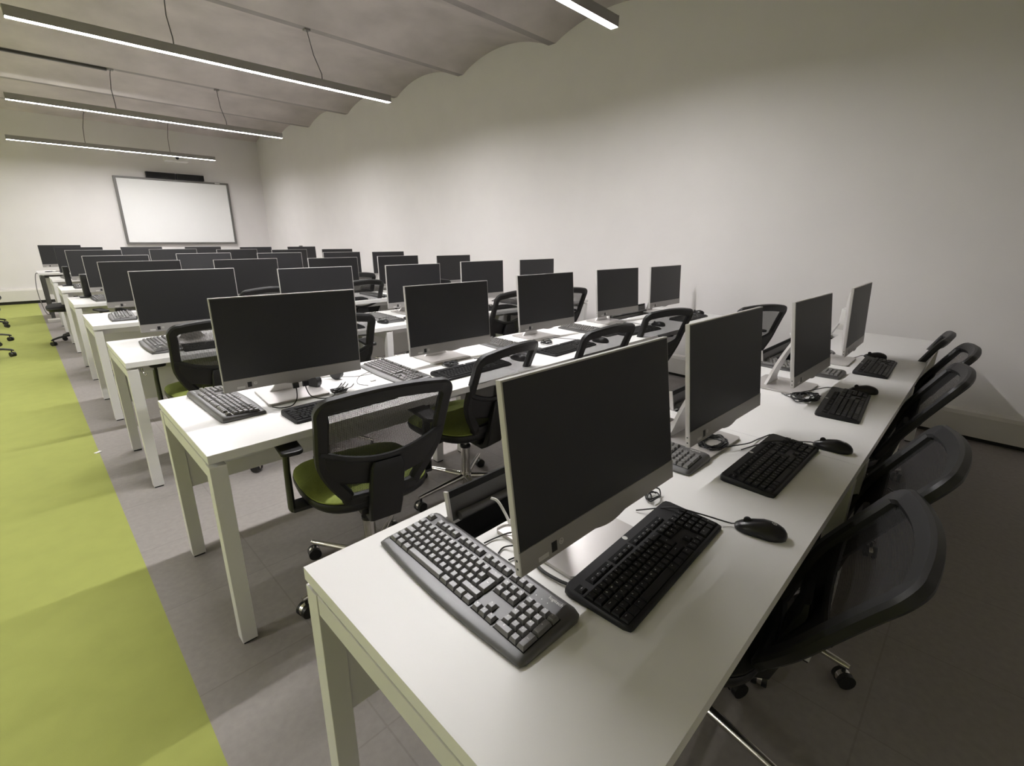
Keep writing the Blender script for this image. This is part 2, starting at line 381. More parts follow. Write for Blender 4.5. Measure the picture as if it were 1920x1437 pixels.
# ------------------------------------------------------------------ monitors
MW, MH = 0.54, 0.355
def make_monitor(black=False):
    sh, ch = ('bezel_black', 'bezel_black') if black else ('silver_shell', 'chin_silver')
    t = empty('monitor')
    # housing: thin slab with a bulged rear, origin at the bottom centre of the front face
    bm = bmesh.new(); box(bm, -MW/2, MW/2, 0.0, 0.013, 0, MH, 0.0012)
    t2 = bmesh.new(); rings = []
    for (yy, ww, hh) in ((0.013, MW-0.01, MH-0.01), (0.022, MW-0.05, MH-0.05), (0.036, MW-0.16, MH-0.13), (0.042, MW-0.26, MH-0.20)):
        rings.append([t2.verts.new((p[0], yy, MH/2+p[1])) for p in rrect(ww, hh, 0.03, 4)])
    for A, B in zip(rings, rings[1:]):
        for k in range(len(A)): t2.faces.new((A[k], A[(k+1) % len(A)], B[(k+1) % len(A)], B[k]))
    t2.faces.new(rings[-1]); merge(bm, t2)
    hs = finish(bm, 'housing', sh, t, True)
    bm = bmesh.new(); box(bm, -MW/2+0.0035, MW/2-0.0035, -0.0008, 0.002, 0.047, MH-0.0035); finish(bm, 'screen', 'screen_black', hs)
    bm = bmesh.new(); box(bm, -MW/2+0.001, MW/2-0.001, -0.0018, 0.002, 0.001, 0.0462, 0.0006)
    pr = [(-0.055+0.11*k/14, 0.0012-0.008*math.sin(math.pi*k/14)) for k in range(15)]
    prism(bm, pr, 'y', -0.0018, 0.012); finish(bm, 'chin', ch, hs)
    bm = bmesh.new(); mt = Matrix.Translation((-0.16, -0.0020, 0.022)) @ Matrix.Rotation(R(90), 4, 'X')
    ring(bm, 0.0048, 0.0060, mt); put_text(bm, 'hp', 0.0085, mt); finish(bm, 'logo', 'logo_silver', hs)
    bm = bmesh.new(); box(bm, -0.188, -0.173, -0.0020, -0.0017, 0.010, 0.030); finish(bm, 'port', 'bezel_black', hs)
    bm = bmesh.new(); box(bm, -0.225, -0.197, -0.0021, -0.0017, 0.008, 0.017); finish(bm, 'sticker', 'sticker_silver', hs)
    bm = bmesh.new()
    for zz in (0.012, 0.028): box(bm, -MW/2-0.0003, -MW/2+0.001, 0.0045, 0.0085, zz, zz+0.004)
    finish(bm, 'audio_jack', 'bezel_black', hs)
    # neck: flat tapering plate from the base up to the rear of the housing
    bm = bmesh.new(); N = 14; L_ = []
    for k in range(N+1):
        s = k/N; z = 0.009 + 0.235*s; yy = 0.165 - 0.085*s**1.4; hw = 0.052 - 0.014*s
        if k == 0: hw = 0.075
        if k == 1: hw = 0.060
        L_.append([bm.verts.new(p) for p in ((-hw, yy, z), (hw, yy, z), (hw, yy+0.012, z), (-hw, yy+0.012, z))])
    for A, B in zip(L_, L_[1:]):
        for k in range(4): bm.faces.new((A[k], A[(k+1) % 4], B[(k+1) % 4], B[k]))
    bm.faces.new(L_[0]); bm.faces.new(L_[-1])
    box(bm, -0.045, 0.045, 0.040, 0.092, 0.215, 0.30, 0.004)
    finish(bm, 'neck', 'bezel_black' if black else 'stand_white', t, True)
    bm = bmesh.new(); prism(bm, rrect(0.245, 0.235, 0.012, 4, 0, 0.115), 'z', 0.002, 0.009); bs = finish(bm, 'stand_base', 'bezel_black' if black else 'base_silver', t)
    bm = bmesh.new(); prism(bm, rrect(0.235, 0.225, 0.012, 4, 0, 0.115), 'z', 0.0, 0.002); finish(bm, 'base_pad', 'black_rubber', bs)
    return t
mon0 = make_monitor(); cache_kids(mon0); monb = make_monitor(True); cache_kids(monb)
mons = [ # per row: (x, y, rz, tilt, bottom z)
 [(0.783, 0.473, -1.1, 9.0, 0.831), (1.523, 0.512, -1.2, 7.2, 0.829), (2.44, 0.490, -1.3, 8.4, 0.812), (3.207, 0.474, 1.2, 3.6, 0.818)],
 [(0.720, 1.946, -4.1, 0.5, 0.825), (1.587, 2.020, -1.5, 4.2, 0.808), (2.423, 2.051, -1.4, 5.5, 0.818), (3.299, 2.068, -3.1, 5.7, 0.815), (4.10, 2.09, -0.8, 3.9, 0.807)],
 [(0.701, 3.480, -3.1, 0.5, 0.833), (1.52, 3.49, -1.5, 2, 0.815), (2.381, 3.537, -1.2, 0.8, 0.807), (3.15, 3.51, 0, 2, 0.815), (3.89, 3.47, 0, 2, 0.815)],
 [(0.70, 4.88, 0, 2, 0.823), (1.49, 4.90, 0, 2, 0.818), (2.35, 4.96, 0, 2, 0.808), (3.13, 4.95, 0, 2, 0.812), (3.92, 4.92, 0, 2, 0.804)],
 [(0.73, 6.42, 0, 2, 0.811), (1.51, 6.36, 0, 6, 0.823), (2.37, 6.48, 0, 2, 0.808), (3.21, 6.50, 0, 2, 0.805), (3.95, 6.52, 0, 2, 0.800)],
 [(0.70, 7.95, 0, 6, 0.823), (1.52, 7.90, 0, 6, 0.827), (2.31, 7.95, 0, 2, 0.812), (3.07, 7.98, 0, 2, 0.800), (3.86, 7.98, 0, 2, 0.800)],
 [(0.685, 9.66, 0, 1, 0.812), (1.44, 9.66, 0, 6, 0.815), (2.29, 9.68, 0, 2, 0.810), (3.11, 9.62, 0, 2, 0.800), (3.95, 9.66, 0, 2, 0.800)],
 [(0.56, 11.25, 0, 2, 0.812)]]
for r, L_ in enumerate(mons):
    for i, (x, y, rz, tl, zb) in enumerate(L_):
        bl = (r, i) == (6, 0)
        src = monb if bl else mon0
        first = (r, i) in ((0, 0), (6, 0))
        t = src if first else copy_tree(src, None, ('logo', 'port', 'sticker', 'audio_jack') if r > 2 else ())
        t.location = (x, y, DZ); t.rotation_euler = (0, 0, R(rz))
        h = child(t, 'housing'); h.location = (0, 0, zb-DZ); h.rotation_euler = (R(-tl), 0, 0)
        n = len(L_)
        where = ['at the aisle end', 'second from the aisle', 'third from the aisle', 'fourth from the aisle', 'nearest the wall'][i if n == 5 or i < n-1 else 4] if n > 1 else 'alone'
        if bl: lab = 'black framed switched-off monitor at the aisle end of the seventh desk row'
        elif r == 7: lab = 'farthest switched-off monitor, on the dark-legged desk by the far wall'
        else: lab = 'silver switched-off monitor, %s in the %s desk row' % (where, ROWN[r])
        tag(t, lab, 'monitor', 'silver monitors on the desks' if not bl else None)
bm = bmesh.new(); box(bm, -0.045, 0.02, -0.012, 0.012, 0.355, 0.368, 0.003)
qm = [o for o in bpy.data.objects if o.get('label', '').startswith('silver switched-off monitor, nearest the wall in the seventh')][0]
finish(bm, 'webcam', 'bezel_black', child(qm, 'housing'))

# ------------------------------------------------------------------ keyboards
U = 0.0188
ROWS = [
 ('Q', [('1', 1), ('2', 1), ('3', 1), ('4', 1), ('5', 1), ('6', 1), ('7', 1), ('8', 1), ('9', 1), ('0', 1), ('-', 1), ('=', 1)]),
]
def key_layout():
    """(x, y, w, h, legend) in key units; x from the left, y up from the bottom row"""
    K = []
    for i, l in enumerate('`1234567890-='): K.append((i, 4, 1, 1, l))
    K.append((13, 4, 2, 1, '<-'))
    K.append((0, 3, 1.5, 1, 'Tab'))
    for i, l in enumerate('QWERTYUIOP[]'): K.append((1.5+i, 3, 1, 1, l))
    K.append((0, 2, 1.75, 1, 'Caps'))
    for i, l in enumerate("ASDFGHJKL;'#"): K.append((1.75+i, 2, 1, 1, l))
    K.append((13.75, 2, 1.25, 2, 'Ent'))
    K.append((0, 1, 1.25, 1, 'Sh'))
    for i, l in enumerate('\\ZXCVBNM,./'): K.append((1.25+i, 1, 1, 1, l))
    K.append((12.25, 1, 2.75, 1, 'Shift'))
    for x, w_, l in ((0, 1.25, 'Ctrl'), (1.25, 1.25, ''), (2.5, 1.25, 'Alt'), (3.75, 6.25, ''), (10, 1.25, 'Alt'), (11.25, 1.25, ''), (12.5, 1.25, ''), (13.75, 1.25, 'Ctrl')): K.append((x, 0, w_, 1, l))
    K.append((0, 5.35, 1, 1, 'Esc'))
    for g in range(3):
        for j in range(4): K.append((2+g*4.5+j, 5.35, 1, 1, 'F%d' % (g*4+j+1)))
    X = 15.3
    for j in range(3): K.append((X+j, 5.35, 1, 1, ('Prt', 'Scr', 'Brk')[j]))
    for j in range(3): K.append((X+j, 4, 1, 1, ('Ins', 'Hm', 'Pg')[j])); K.append((X+j, 3, 1, 1, ('Del', 'End', 'Pg')[j]))
    K.append((X+1, 1, 1, 1, '^'))
    for j in range(3): K.append((X+j, 0, 1, 1, '<v>'[j]))
    X = 18.6
    for j, l in enumerate(('Num', '/', '*', '-')): K.append((X+j, 4, 1, 1, l))
    for rr, s in ((3, '789'), (2, '456'), (1, '123')):
        for j in range(3): K.append((X+j, rr, 1, 1, s[j]))
    K.append((X+3, 2, 1, 2, '+')); K.append((X, 0, 2, 1, '0')); K.append((X+2, 0, 1, 1, '.')); K.append((X+3, 0, 1, 2, 'Ent'))
    return K
def keycap(bm, cx, cy, z, w_, h_, hgt, legend='', lsize=0.006, glossy=True, mtx=None):
    mtx = mtx or Matrix()
    gap = 0.0009; tp = 0.0026 if glossy else 0.0014
    a, b = w_/2-gap, h_/2-gap
    lo = [(-a, -b), (a, -b), (a, b), (-a, b)]
    A = [bm.verts.new(mtx @ Vector((cx+p[0], cy+p[1], z))) for p in lo]
    B = [bm.verts.new(mtx @ Vector((cx+p[0]*(a-tp)/a, cy+p[1]*(b-tp)/b + 0.0006, z+hgt-0.0006))) for p in lo]
    D = [bm.verts.new(mtx @ Vector((cx+p[0]*(a-tp-0.0008)/a, cy+p[1]*(b-tp-0.0008)/b + 0.0006, z+hgt))) for p in lo]
    for i in range(4):
        bm.faces.new((A[i], A[(i+1) % 4], B[(i+1) % 4], B[i])); bm.faces.new((B[i], B[(i+1) % 4], D[(i+1) % 4], D[i]))
    bm.faces.new(D)
    if legend: put_text(bm, legend, lsize if len(legend) < 2 else lsize*0.6, mtx @ Matrix.Translation((cx-0.0022 if len(legend) == 1 else cx, cy+0.0028, z+hgt+0.00015)), 1)
KL = key_layout(); KX0 = -22.6*U/2; KY0 = -0.062
def make_keyboard(kind, single):
    """kind 'wide': palm-rested gloss keyboard; 'slim': flat matte keyboard"""
    t = empty('keyboard'); wide = kind == 'wide'
    Wd, Dp = (0.452, 0.158) if wide else (0.440, 0.150)
    hf, hb = (0.012, 0.026) if wide else (0.011, 0.020)
    y0, y1 = -0.082 if wide else -0.072, 0.076 if wide else 0.078
    # body with bowed front edge and rounded rim; top surface slopes up to the rear
    prof_ = []
    n = 16
    for k in range(n+1):
        s = k/n; x = -Wd/2+0.012+(Wd-0.024)*s
        prof_.append((x, y0 - (0.010*math.sin(math.pi*s) if wide else 0)))
    pts = [(-Wd/2+0.004, y0+0.002)] + prof_ + [(Wd/2-0.004, y0+0.002), (Wd/2, y0+0.014), (Wd/2, y1-0.014), (Wd/2-0.004, y1-0.004), (Wd/2-0.014, y1), (-Wd/2+0.014, y1), (-Wd/2+0.004, y1-0.004), (-Wd/2, y1-0.014), (-Wd/2, y0+0.014)]
    def top(y): return hf + (hb-hf)*max(0, (y-y0-0.012))/(y1-y0)
    bm = bmesh.new(); rings = []
    for (ins, dz) in (((0.0015, 0), (0.0, 0.003), (0.0, 0.5), (0.003, 0.76), (0.008, 0.92), (0.015, 1.0)) if wide else ((0.0015, 0), (0.0, 0.003), (0.0, 0.6), (0.0015, 0.86), (0.003, 1.0))):
        rg = []
        for (x, y) in pts:
            k = 1-ins/0.22; yy = (y-(y0+y1)/2)*(1-ins/0.075)+(y0+y1)/2
            z = dz if dz <= 0.003 else top(yy)*dz
            rg.append(bm.verts.new((x*k, yy, z)))
        rings.append(rg)
    for A, B in zip(rings, rings[1:]):
        for k in range(len(A)): bm.faces.new((A[k], A[(k+1) % len(A)], B[(k+1) % len(A)], B[k]))
    bm.faces.new(rings[0]); bm.faces.new(rings[-1])
    body = finish(bm, 'body', 'gloss_black' if wide else 'matte_black', t, True)
    ang = math.atan2(hb-hf, y1-y0)
    tilt = Matrix.Translation((0, 0, hf-(hb-hf)*0.012/(y1-y0)*0)) @ Matrix.Rotation(ang, 4, 'X')
    yo = (y0+0.012)
    tilt = Matrix.Translation((0, yo, hf)) @ Matrix.Rotation(ang, 4, 'X') @ Matrix.Translation((0, -yo, 0))
    # dark wells under the key blocks
    bm = bmesh.new()
    for (a, b, c, d) in ((0, 15, 0, 5), (15.3, 18.3, 3, 5), (18.6, 22.6, 0, 5), (15.3, 18.3, 0, 1), (16.3, 17.3, 1, 2), (0, 1, 5.35, 6.35), (2, 6, 5.35, 6.35), (6.5, 10.5, 5.35, 6.35), (11, 15, 5.35, 6.35), (15.3, 18.3, 5.35, 6.35)):
        box(bm, KX0+a*U-0.0006, KX0+b*U+0.0006, KY0+c*U*0.98-0.0006, KY0+d*U*0.98+0.0006, -0.0015, 0.0006, mtx=tilt)
    finish(bm, 'key_well', 'well_black', body)
    kh = 0.0072 if wide else 0.0042; km = ['key_gloss' if wide else 'key_matte', 'legend_white']
    if single:
        for (x, y, w_, h_, l) in KL:
            if not wide and y == 5.35: h_ = 0.62
            bm = bmesh.new(); keycap(bm, KX0+(x+w_/2)*U, KY0+(y+h_/2)*U*0.98, 0.0006, w_*U, h_*U*0.98, kh, l, 0.0062 if wide else 0.0048, wide, tilt)
            finish(bm, 'key', km, t)
    else:
        bm = bmesh.new()
        for (x, y, w_, h_, l) in KL:
            if not wide and y == 5.35: h_ = 0.62
            keycap(bm, KX0+(x+w_/2)*U, KY0+(y+h_/2)*U*0.98, 0.0006, w_*U, h_*U*0.98, kh, '', 0.006, wide, tilt)
        finish(bm, 'keys', km[0], t)
    bm = bmesh.new()
    if wide:
        put_text(bm, 'logitech', 0.0105, tilt @ Matrix.Translation((KX0+20.9*U, KY0+6.25*U, 0.0004)))
        for k in range(3): ring(bm, 0.0001, 0.0011, tilt @ Matrix.Translation((KX0+(18.9+k*0.75)*U, KY0+5.55*U, 0.0004)), 10)
    else:
        mt = tilt @ Matrix.Translation((0.0, y1-0.010, 0.0006)); ring(bm, 0.0052, 0.0064, mt); put_text(bm, 'hp', 0.009, mt)
        ring(bm, 0.0001, 0.0052, tilt @ Matrix.Translation((0.0, y1-0.010, 0.0003)), 16)
    finish(bm, 'logo', 'legend_white' if wide else 'logo_silver', body)
    return t
kbW1 = make_keyboard('wide', True); kbW = make_keyboard('wide', False); kbS1 = make_keyboard('slim', True); kbS = make_keyboard('slim', False)
for k in (kbW1, kbW, kbS1, kbS): cache_kids(k)
used = set()
def place_kb(kind, x, y, rz, label, single=False, group=None):
    src = {('wide', True): kbW1, ('wide', False): kbW, ('slim', True): kbS1, ('slim', False): kbS}[(kind, single)]
    if src.name in used: t = copy_tree(src)
    else: t = src; used.add(src.name)
    t.location = (x, y, DZ); t.rotation_euler = (0, 0, R(rz)); tag(t, label, 'keyboard', group or ('thick palm-rest keyboards' if kind == 'wide' else 'slim keyboards'))
    return t
# ------------------------------------------------------------------ mouse
def make_mouse():
    t = empty('computer_mouse')
    bm = bmesh.new(); rings = []; n = 20
    for (z, s) in ((0.0, 0.90), (0.003, 0.98), (0.010, 1.0), (0.018, 0.95), (0.025, 0.83), (0.031, 0.62), (0.035, 0.34), (0.0362, 0.10)):
        rg = []
        for k in range(n):
            a = 2*math.pi*k/n; cx_, cy_2 = math.cos(a), math.sin(a)
            wx = 0.030*(0.86 if cy_2 > 0 else 1.0) + 0.0; x = wx*s*math.copysign(abs(cx_)**0.85, cx_); y = 0.057*s*math.copysign(abs(cy_2)**0.9, cy_2)
            y -= 0.010*(1-s)
            rg.append(bm.verts.new((x, y, z*(1-0.25*max(0, cy_2)*s) if z > 0.01 else z)))
        rings.append(rg)
    for A, B in zip(rings, rings[1:]):
        for k in range(n): bm.faces.new((A[k], A[(k+1) % n], B[(k+1) % n], B[k]))
    bm.faces.new(rings[0]); bm.faces.new(rings[-1])
    finish(bm, 'shell', 'mouse_black', t, True)
    bm = bmesh.new(); tube(bm, [(-0.0035, 0.030, 0.0265), (0.0035, 0.030, 0.0265)], 0.0085, 14); finish(bm, 'scroll_wheel', 'black_rubber', t, True)
    bm = bmesh.new(); mt = Matrix.Translation((0, -0.026, 0.0352)) @ Matrix.Rotation(R(16), 4, 'X'); ring(bm, 0.0045, 0.0056, mt, 20); put_text(bm, 'hp', 0.008, mt); finish(bm, 'logo', 'logo_silver', t)
    return t
mouse0 = make_mouse(); cache_kids(mouse0); used_m = []
def curve(name, pts, rad, material, parent=None, smooth=True):
    P = [Vector(p) for p in pts]; Q = [P[0]*2-P[1]] + P + [P[-1]*2-P[-2]]; out = []
    for i in range(1, len(Q)-2):
        for k in range(5):
            t = k/5; a, b, c, d = Q[i-1], Q[i], Q[i+1], Q[i+2]
            out.append(0.5*((2*b)+(c-a)*t+(2*a-5*b+4*c-d)*t*t+(3*b-a-3*c+d)*t**3))
    out.append(P[-1]); out = [p if parent is not None or p.z > DZ+rad else p for p in out]
    bm = bmesh.new(); tube(bm, out, rad, 6); return finish(bm, name, material, parent, True)
def place_mouse(x, y, rz, label, cord_to=None):
    t = mouse0 if not used_m else copy_tree(mouse0); used_m.append(1)
    t.location = (x, y, DZ); t.rotation_euler = (0, 0, R(rz)); tag(t, label, 'computer mouse', 'black computer mice')
    if cord_to:
        m_ = Matrix.Translation((x, y, DZ)) @ Matrix.Rotation(R(rz), 4, 'Z'); inv = m_.inverted()
        e = inv @ Vector((cord_to[0], cord_to[1], DZ+0.004)); s = rnd.uniform(-0.02, 0.02)
        hi = cord_to[2] if len(cord_to) > 2 else 0.0
        curve('cord', [(0, 0.055, 0.010), (0, 0.07, 0.008), (e.x*0.3+s, 0.07+(e.y-0.07)*0.3, 0.004+hi), (e.x*0.65-s, 0.07+(e.y-0.07)*0.6, 0.004+hi), (e.x, e.y, 0.004)], 0.0019, 'cable_black', t)
    return t
# nearest row
place_kb('wide', 0.523, 0.627, -91.5, 'thick black palm-rest keyboard with grey sheen, nearest to the camera at the desk corner', True)
place_kb('slim', 0.842, 0.398, 2.2, 'slim black keyboard in front of the largest nearest monitor', True)
place_kb('wide', 1.335, 0.735, -90, 'thick black keyboard half hidden between the first and second monitors of the nearest row', False)
place_kb('slim', 1.518, 0.362, -0.5, 'slim black keyboard in front of the second monitor of the nearest row', True)
place_kb('slim', 2.325, 0.333, 4.5, 'slim black keyboard in front of the third monitor of the nearest row', False)
place_kb('slim', 3.160, 0.353, 2.0, 'slim black keyboard in front of the wall-side monitor of the nearest row', False)
place_kb('wide', 2.83, 0.665, -90, 'thick black keyboard partly hidden between the third and fourth monitors of the nearest row', False)
place_mouse(1.108, 0.265, 17, 'black mouse beside the nearest slim keyboard, closest to the camera', (0.98, 0.52, 0.02))
place_mouse(1.780, 0.262, 8, 'black mouse right of the second slim keyboard in the nearest row', (1.55, 0.47, 0.018))
place_mouse(2.595, 0.315, 25, 'black mouse right of the third slim keyboard in the nearest row', (2.28, 0.55, 0.018))
place_mouse(3.445, 0.402, 20, 'black mouse farthest toward the wall on the nearest row', (3.25, 0.55, 0.0))
# second row
place_kb('wide', 0.475, 2.105, 92, 'thick light-sheened keyboard turned sideways at the aisle corner of the second row', True)
place_kb('slim', 0.815, 1.762, 1, 'slim keyboard behind the aisle-end chair of the second row', False)
place_kb('wide', 1.225, 2.035, -92, 'thick keyboard turned sideways right of the aisle-end monitor in the second row', False)
place_kb('slim', 1.548, 1.812, 1, 'slim keyboard in front of the second monitor of the second row', False)
place_kb('wide', 2.055, 2.06, -90, 'thick keyboard turned sideways between the second and third monitors of the second row', False)
place_kb('slim', 2.290, 1.780, 3, 'slim keyboard in front of the third monitor of the second row', False)
place_kb('wide', 2.86, 2.04, -90, 'thick keyboard turned sideways left of the fourth monitor in the second row', False)
place_kb('slim', 3.12, 1.79, -3, 'slim keyboard in front of the fourth monitor of the second row', False)
place_kb('slim', 3.99, 1.80, 0, 'slim keyboard nearest the wall in the second row', False)
place_mouse(1.873, 1.80, 3, 'black mouse seen through the chair mesh in the second row', (1.70, 1.98, 0.0))
place_mouse(2.605, 1.757, 15, 'black mouse right of the third slim keyboard in the second row', (2.47, 2.05, 0.0))
place_mouse(3.45, 1.80, 10, 'black mouse right of the fourth slim keyboard in the second row', (3.35, 2.05, 0.0))
place_mouse(4.29, 1.86, 10, 'black mouse nearest the wall in the second row', (4.15, 2.10, 0.0))
# farther rows
for r in range(2, 7):
    for i, (x, y, rz, tl, zb) in enumerate(mons[r]):
        s = '%s seat of the %s desk row' % (['aisle-end', 'second', 'third', 'fourth', 'wall-side'][i], ROWN[r])
        jx = rnd.uniform(-0.02, 0.02)
        if i == 0 or r < 4: place_kb('wide', x-0.185 if i == 0 else x-0.355, FR[r]+0.355, (90 if i % 2 else -90)+rnd.uniform(-4, 4), 'thick keyboard turned sideways at the ' + s)
        place_kb('slim', x+0.12+jx if i == 0 else x-0.03+jx, FR[r]+0.15, rnd.uniform(-3, 3), 'slim dark keyboard at the ' + s)
        if r < 5: place_mouse(x+0.40 if i < 4 else x+0.30, FR[r]+0.16+rnd.uniform(-0.02, 0.03), rnd.uniform(-15, 15), 'small dark mouse at the ' + s)

# ------------------------------------------------------------------ cable bundles and small things on desks
def bundle(x, y, label, n=3, size=0.05, material='cable_black', loops=2.2, name='cable_bundle', sq=0.6, ang=0.0):
    t = empty(name, (x, y, DZ), ang)
    for k in range(n):
        pts = []; N = int(loops*8); ph = rnd.uniform(0, 6.28); cx_, cy_2 = rnd.uniform(-size*0.3, size*0.3), rnd.uniform(-size*0.3, size*0.3)
        for i in range(N+1):
            a = ph + 2*math.pi*i/8; rr = size*rnd.uniform(0.7, 1.1)
            pts.append((cx_+rr*math.cos(a), cy_2+rr*sq*math.sin(a), 0.004+0.012*rnd.random()+0.003*i/N))
        d = rnd.uniform(0.05, 0.12)
        pts += [(pts[-1][0]+d*0.5, pts[-1][1]+d*0.4, 0.006), (pts[-1][0]+d, pts[-1][1]+d, 0.004)]
        curve('cable', pts, 0.0020, material, t)
    tag(t, label, 'cables')
    return t
bundle(1.075, 0.525, 'thin black cables tangled behind the nearest slim keyboard', 2, 0.03, loops=1.4)
bundle(1.525, 0.545, 'black cables coiled under the second monitor of the nearest row', 4, 0.06)
bundle(2.30, 0.485, 'thick black cable coil on the stand base of the third monitor in the nearest row', 4, 0.07, loops=3)
bundle(2.02, 0.66, 'black cables lying left of the third monitor stand in the nearest row', 2, 0.05, loops=1.2)
bundle(3.02, 0.66, 'dark cable tangle left of the wall-side monitor in the nearest row', 3, 0.05)
bundle(3.36, 0.62, 'pale cable tangle right of the wall-side monitor in the nearest row', 3, 0.04, 'cable_grey')
bundle(0.88, 1.93, 'black cables bunched behind the aisle-end chair of the second row', 4, 0.03, loops=2.5)
bundle(1.52, 1.955, 'black cables coiled under the second monitor of the second row', 4, 0.04, loops=2.5)
bundle(2.12, 2.20, 'white plugs and cables right of the second monitor of the second row', 3, 0.04, 'cable_white')
bundle(2.30, 1.955, 'black cables coiled under the third monitor of the second row', 3, 0.04)
bundle(3.22, 1.975, 'black cables under the fourth monitor of the second row', 3, 0.045)
bundle(3.9, 2.03, 'white cables between the last two monitors of the second row', 2, 0.05, 'cable_white')
for r in (2, 3, 4):
    for i in (1, 2, 3): bundle(mons[r][i][0]+0.02, mons[r][i][1]-0.07, 'dark cables under the %s monitor of the %s desk row' % (ORD[i], ROWN[r]), 2, 0.035)
# black VGA style cables drooping in front of the aisle-end monitor stand, second row
for k, (a, b) in enumerate(((0.70, 0.60), (0.74, 0.86))):
    t = empty('hanging_cable', (a, 1.93, DZ))
    bm = bmesh.new(); box(bm, -0.012, 0.012, -0.006, 0.006, 0.062, 0.083, 0.002); finish(bm, 'plug', 'bezel_black', t)
    curve('cord', [(0, 0, 0.064), (0, -0.004, 0.05), (0.01*(1 if k else -1), -0.02, 0.02), ((b-a)*0.4, -0.04, 0.005), ((b-a)*0.8, -0.035, 0.004), ((b-a), 0.0, 0.004)], 0.0024, 'cable_black', t)
    tag(t, 'black plug with cable hanging below the aisle-end monitor of the second row, ' + ('right' if k else 'left') + ' one', 'cable', 'plugs hanging below the monitor')
def headset(x, y, label):
    t = empty('headset', (x, y, DZ), R(25))
    bm = bmesh.new(); pts = [(0.075*math.cos(R(a)), 0.075*math.sin(R(a)), 0.012) for a in range(0, 181, 15)]; tube(bm, pts, 0.005, 8); finish(bm, 'headband', 'stand_white', t, True)
    for s in (-1, 1):
        bm = bmesh.new(); tube(bm, [(s*0.075-0.014*s, 0, 0.032), (s*0.075+0.012*s, 0, 0.032)], 0.031, 16); finish(bm, 'ear_cup', 'bezel_black', t, True)
    tag(t, label, 'headset')
headset(0.90, 2.10, 'black and white headset lying under the aisle-end monitor of the second row')
# loose pale cable and small white tag on the second row desk
o = curve('loose_cable', [(1.02, 1.93, DZ+0.003), (1.00, 1.99, DZ+0.003), (1.06, 2.09, DZ+0.003), (1.14, 2.13, DZ+0.003), (1.16, 2.10, DZ+0.003), (1.06, 2.10, DZ+0.003), (1.0, 2.14, DZ+0.003)], 0.0016, 'cable_grey')
tag(o, 'thin grey cable looped on the white desk right of the headset in the second row', 'cable')
bm = bmesh.new(); box(bm, -0.012, 0.012, -0.006, 0.006, 0, 0.006, 0.001); o = finish(bm, 'cable_tag', 'paper_white', None, False, (1.075, 1.985, DZ)); tag(o, 'tiny white tag lying beside the loose grey cable on the second row', 'tag')
# curled sheet of paper by the third monitor, nearest row
bm = bmesh.new(); prev = None
for k in range(9):
    s = k/8; yy = 0.15*s; z = 0.0015+0.06*max(0, s-0.45)**2*4
    cur = [bm.verts.new((0, yy*0.95, z)), bm.verts.new((0.15, yy, z))]
    if prev: bm.faces.new((prev[0], prev[1], cur[1], cur[0]))
    prev = cur
o = finish(bm, 'paper_sheet', 'paper_white', None, True, (3.47, 0.735, DZ), (0, 0, R(0))); sdm = o.modifiers.new('thick', 'SOLIDIFY'); sdm.thickness = 0.0008
tag(o, 'curled sheet of white paper at the rear edge of the nearest desk behind the monitors', 'paper')
# white USB cable standing up at the first stand
o = curve('white_cable', [(0.70, 0.690, DZ+0.010), (0.705, 0.715, DZ+0.03), (0.70, 0.735, DZ+0.055), (0.69, 0.748, DZ+0.062)], 0.0035, 'cable_white'); tag(o, 'short white cable rising from the stand of the nearest monitor', 'cable')
for k, L_ in enumerate((((0.614, 0.688), (0.647, 0.684), (0.677, 0.663), (0.72, 0.62)), ((0.612, 0.640), (0.637, 0.646), (0.660, 0.616), (0.72, 0.58)), ((0.612, 0.608), (0.634, 0.603), (0.68, 0.58), (0.74, 0.57)))):
    o = curve('thin_cable', [(x, y, DZ+(0.004 if q < 2 else 0.014)) for q, (x, y) in enumerate(L_)], 0.0018, 'cable_black')
    tag(o, 'thin black cable between the nearest keyboard and monitor stand, ' + ['rear', 'middle', 'front'][k] + ' one of three', 'cable', 'cables beside the nearest keyboard')
o = curve('thick_cable', [(0.645, 0.565, DZ+0.006), (0.636, 0.53, DZ+0.006), (0.638, 0.49, DZ+0.006), (0.645, 0.46, DZ+0.006), (0.640, 0.452, DZ+0.006)], 0.0035, 'cable_black')
tag(o, 'thick black cable squeezed between the two nearest keyboards', 'cable')
for k, L_ in enumerate((((1.46, 0.573), (1.573, 0.586), (1.60, 0.56), (1.552, 0.514), (1.493, 0.513), (1.453, 0.535)), ((1.49, 0.52), (1.593, 0.468), (1.68, 0.462), (1.755, 0.446)))):
    o = curve('black_cable', [(x, y, DZ+0.013 if x < 1.6 else DZ+0.004) for (x, y) in L_], 0.0022, 'cable_black')
    tag(o, ('loop of black cable lying on the stand base of the second monitor, nearest row', 'black cable running behind the second slim keyboard of the nearest row')[k], 'cable')
# upright thin clients behind monitors
for (x, y, lab) in ((0.40, 8.24, 'slim black computer tower standing behind the aisle-end monitor of the sixth row'), (0.445, 6.70, 'slim black computer tower standing behind the aisle-end monitor of the fifth row')):
    t = empty('computer_tower', (x, y, DZ))
    bm = bmesh.new(); box(bm, -0.022, 0.035, -0.07, 0.04, 0.012, 0.235, 0.008); finish(bm, 'case', 'bezel_black', t, True)
    bm = bmesh.new(); box(bm, -0.06, 0.16, -0.08, 0.06, 0, 0.012, 0.003); finish(bm, 'base', 'bezel_black', t)
    tag(t, lab, 'computer')
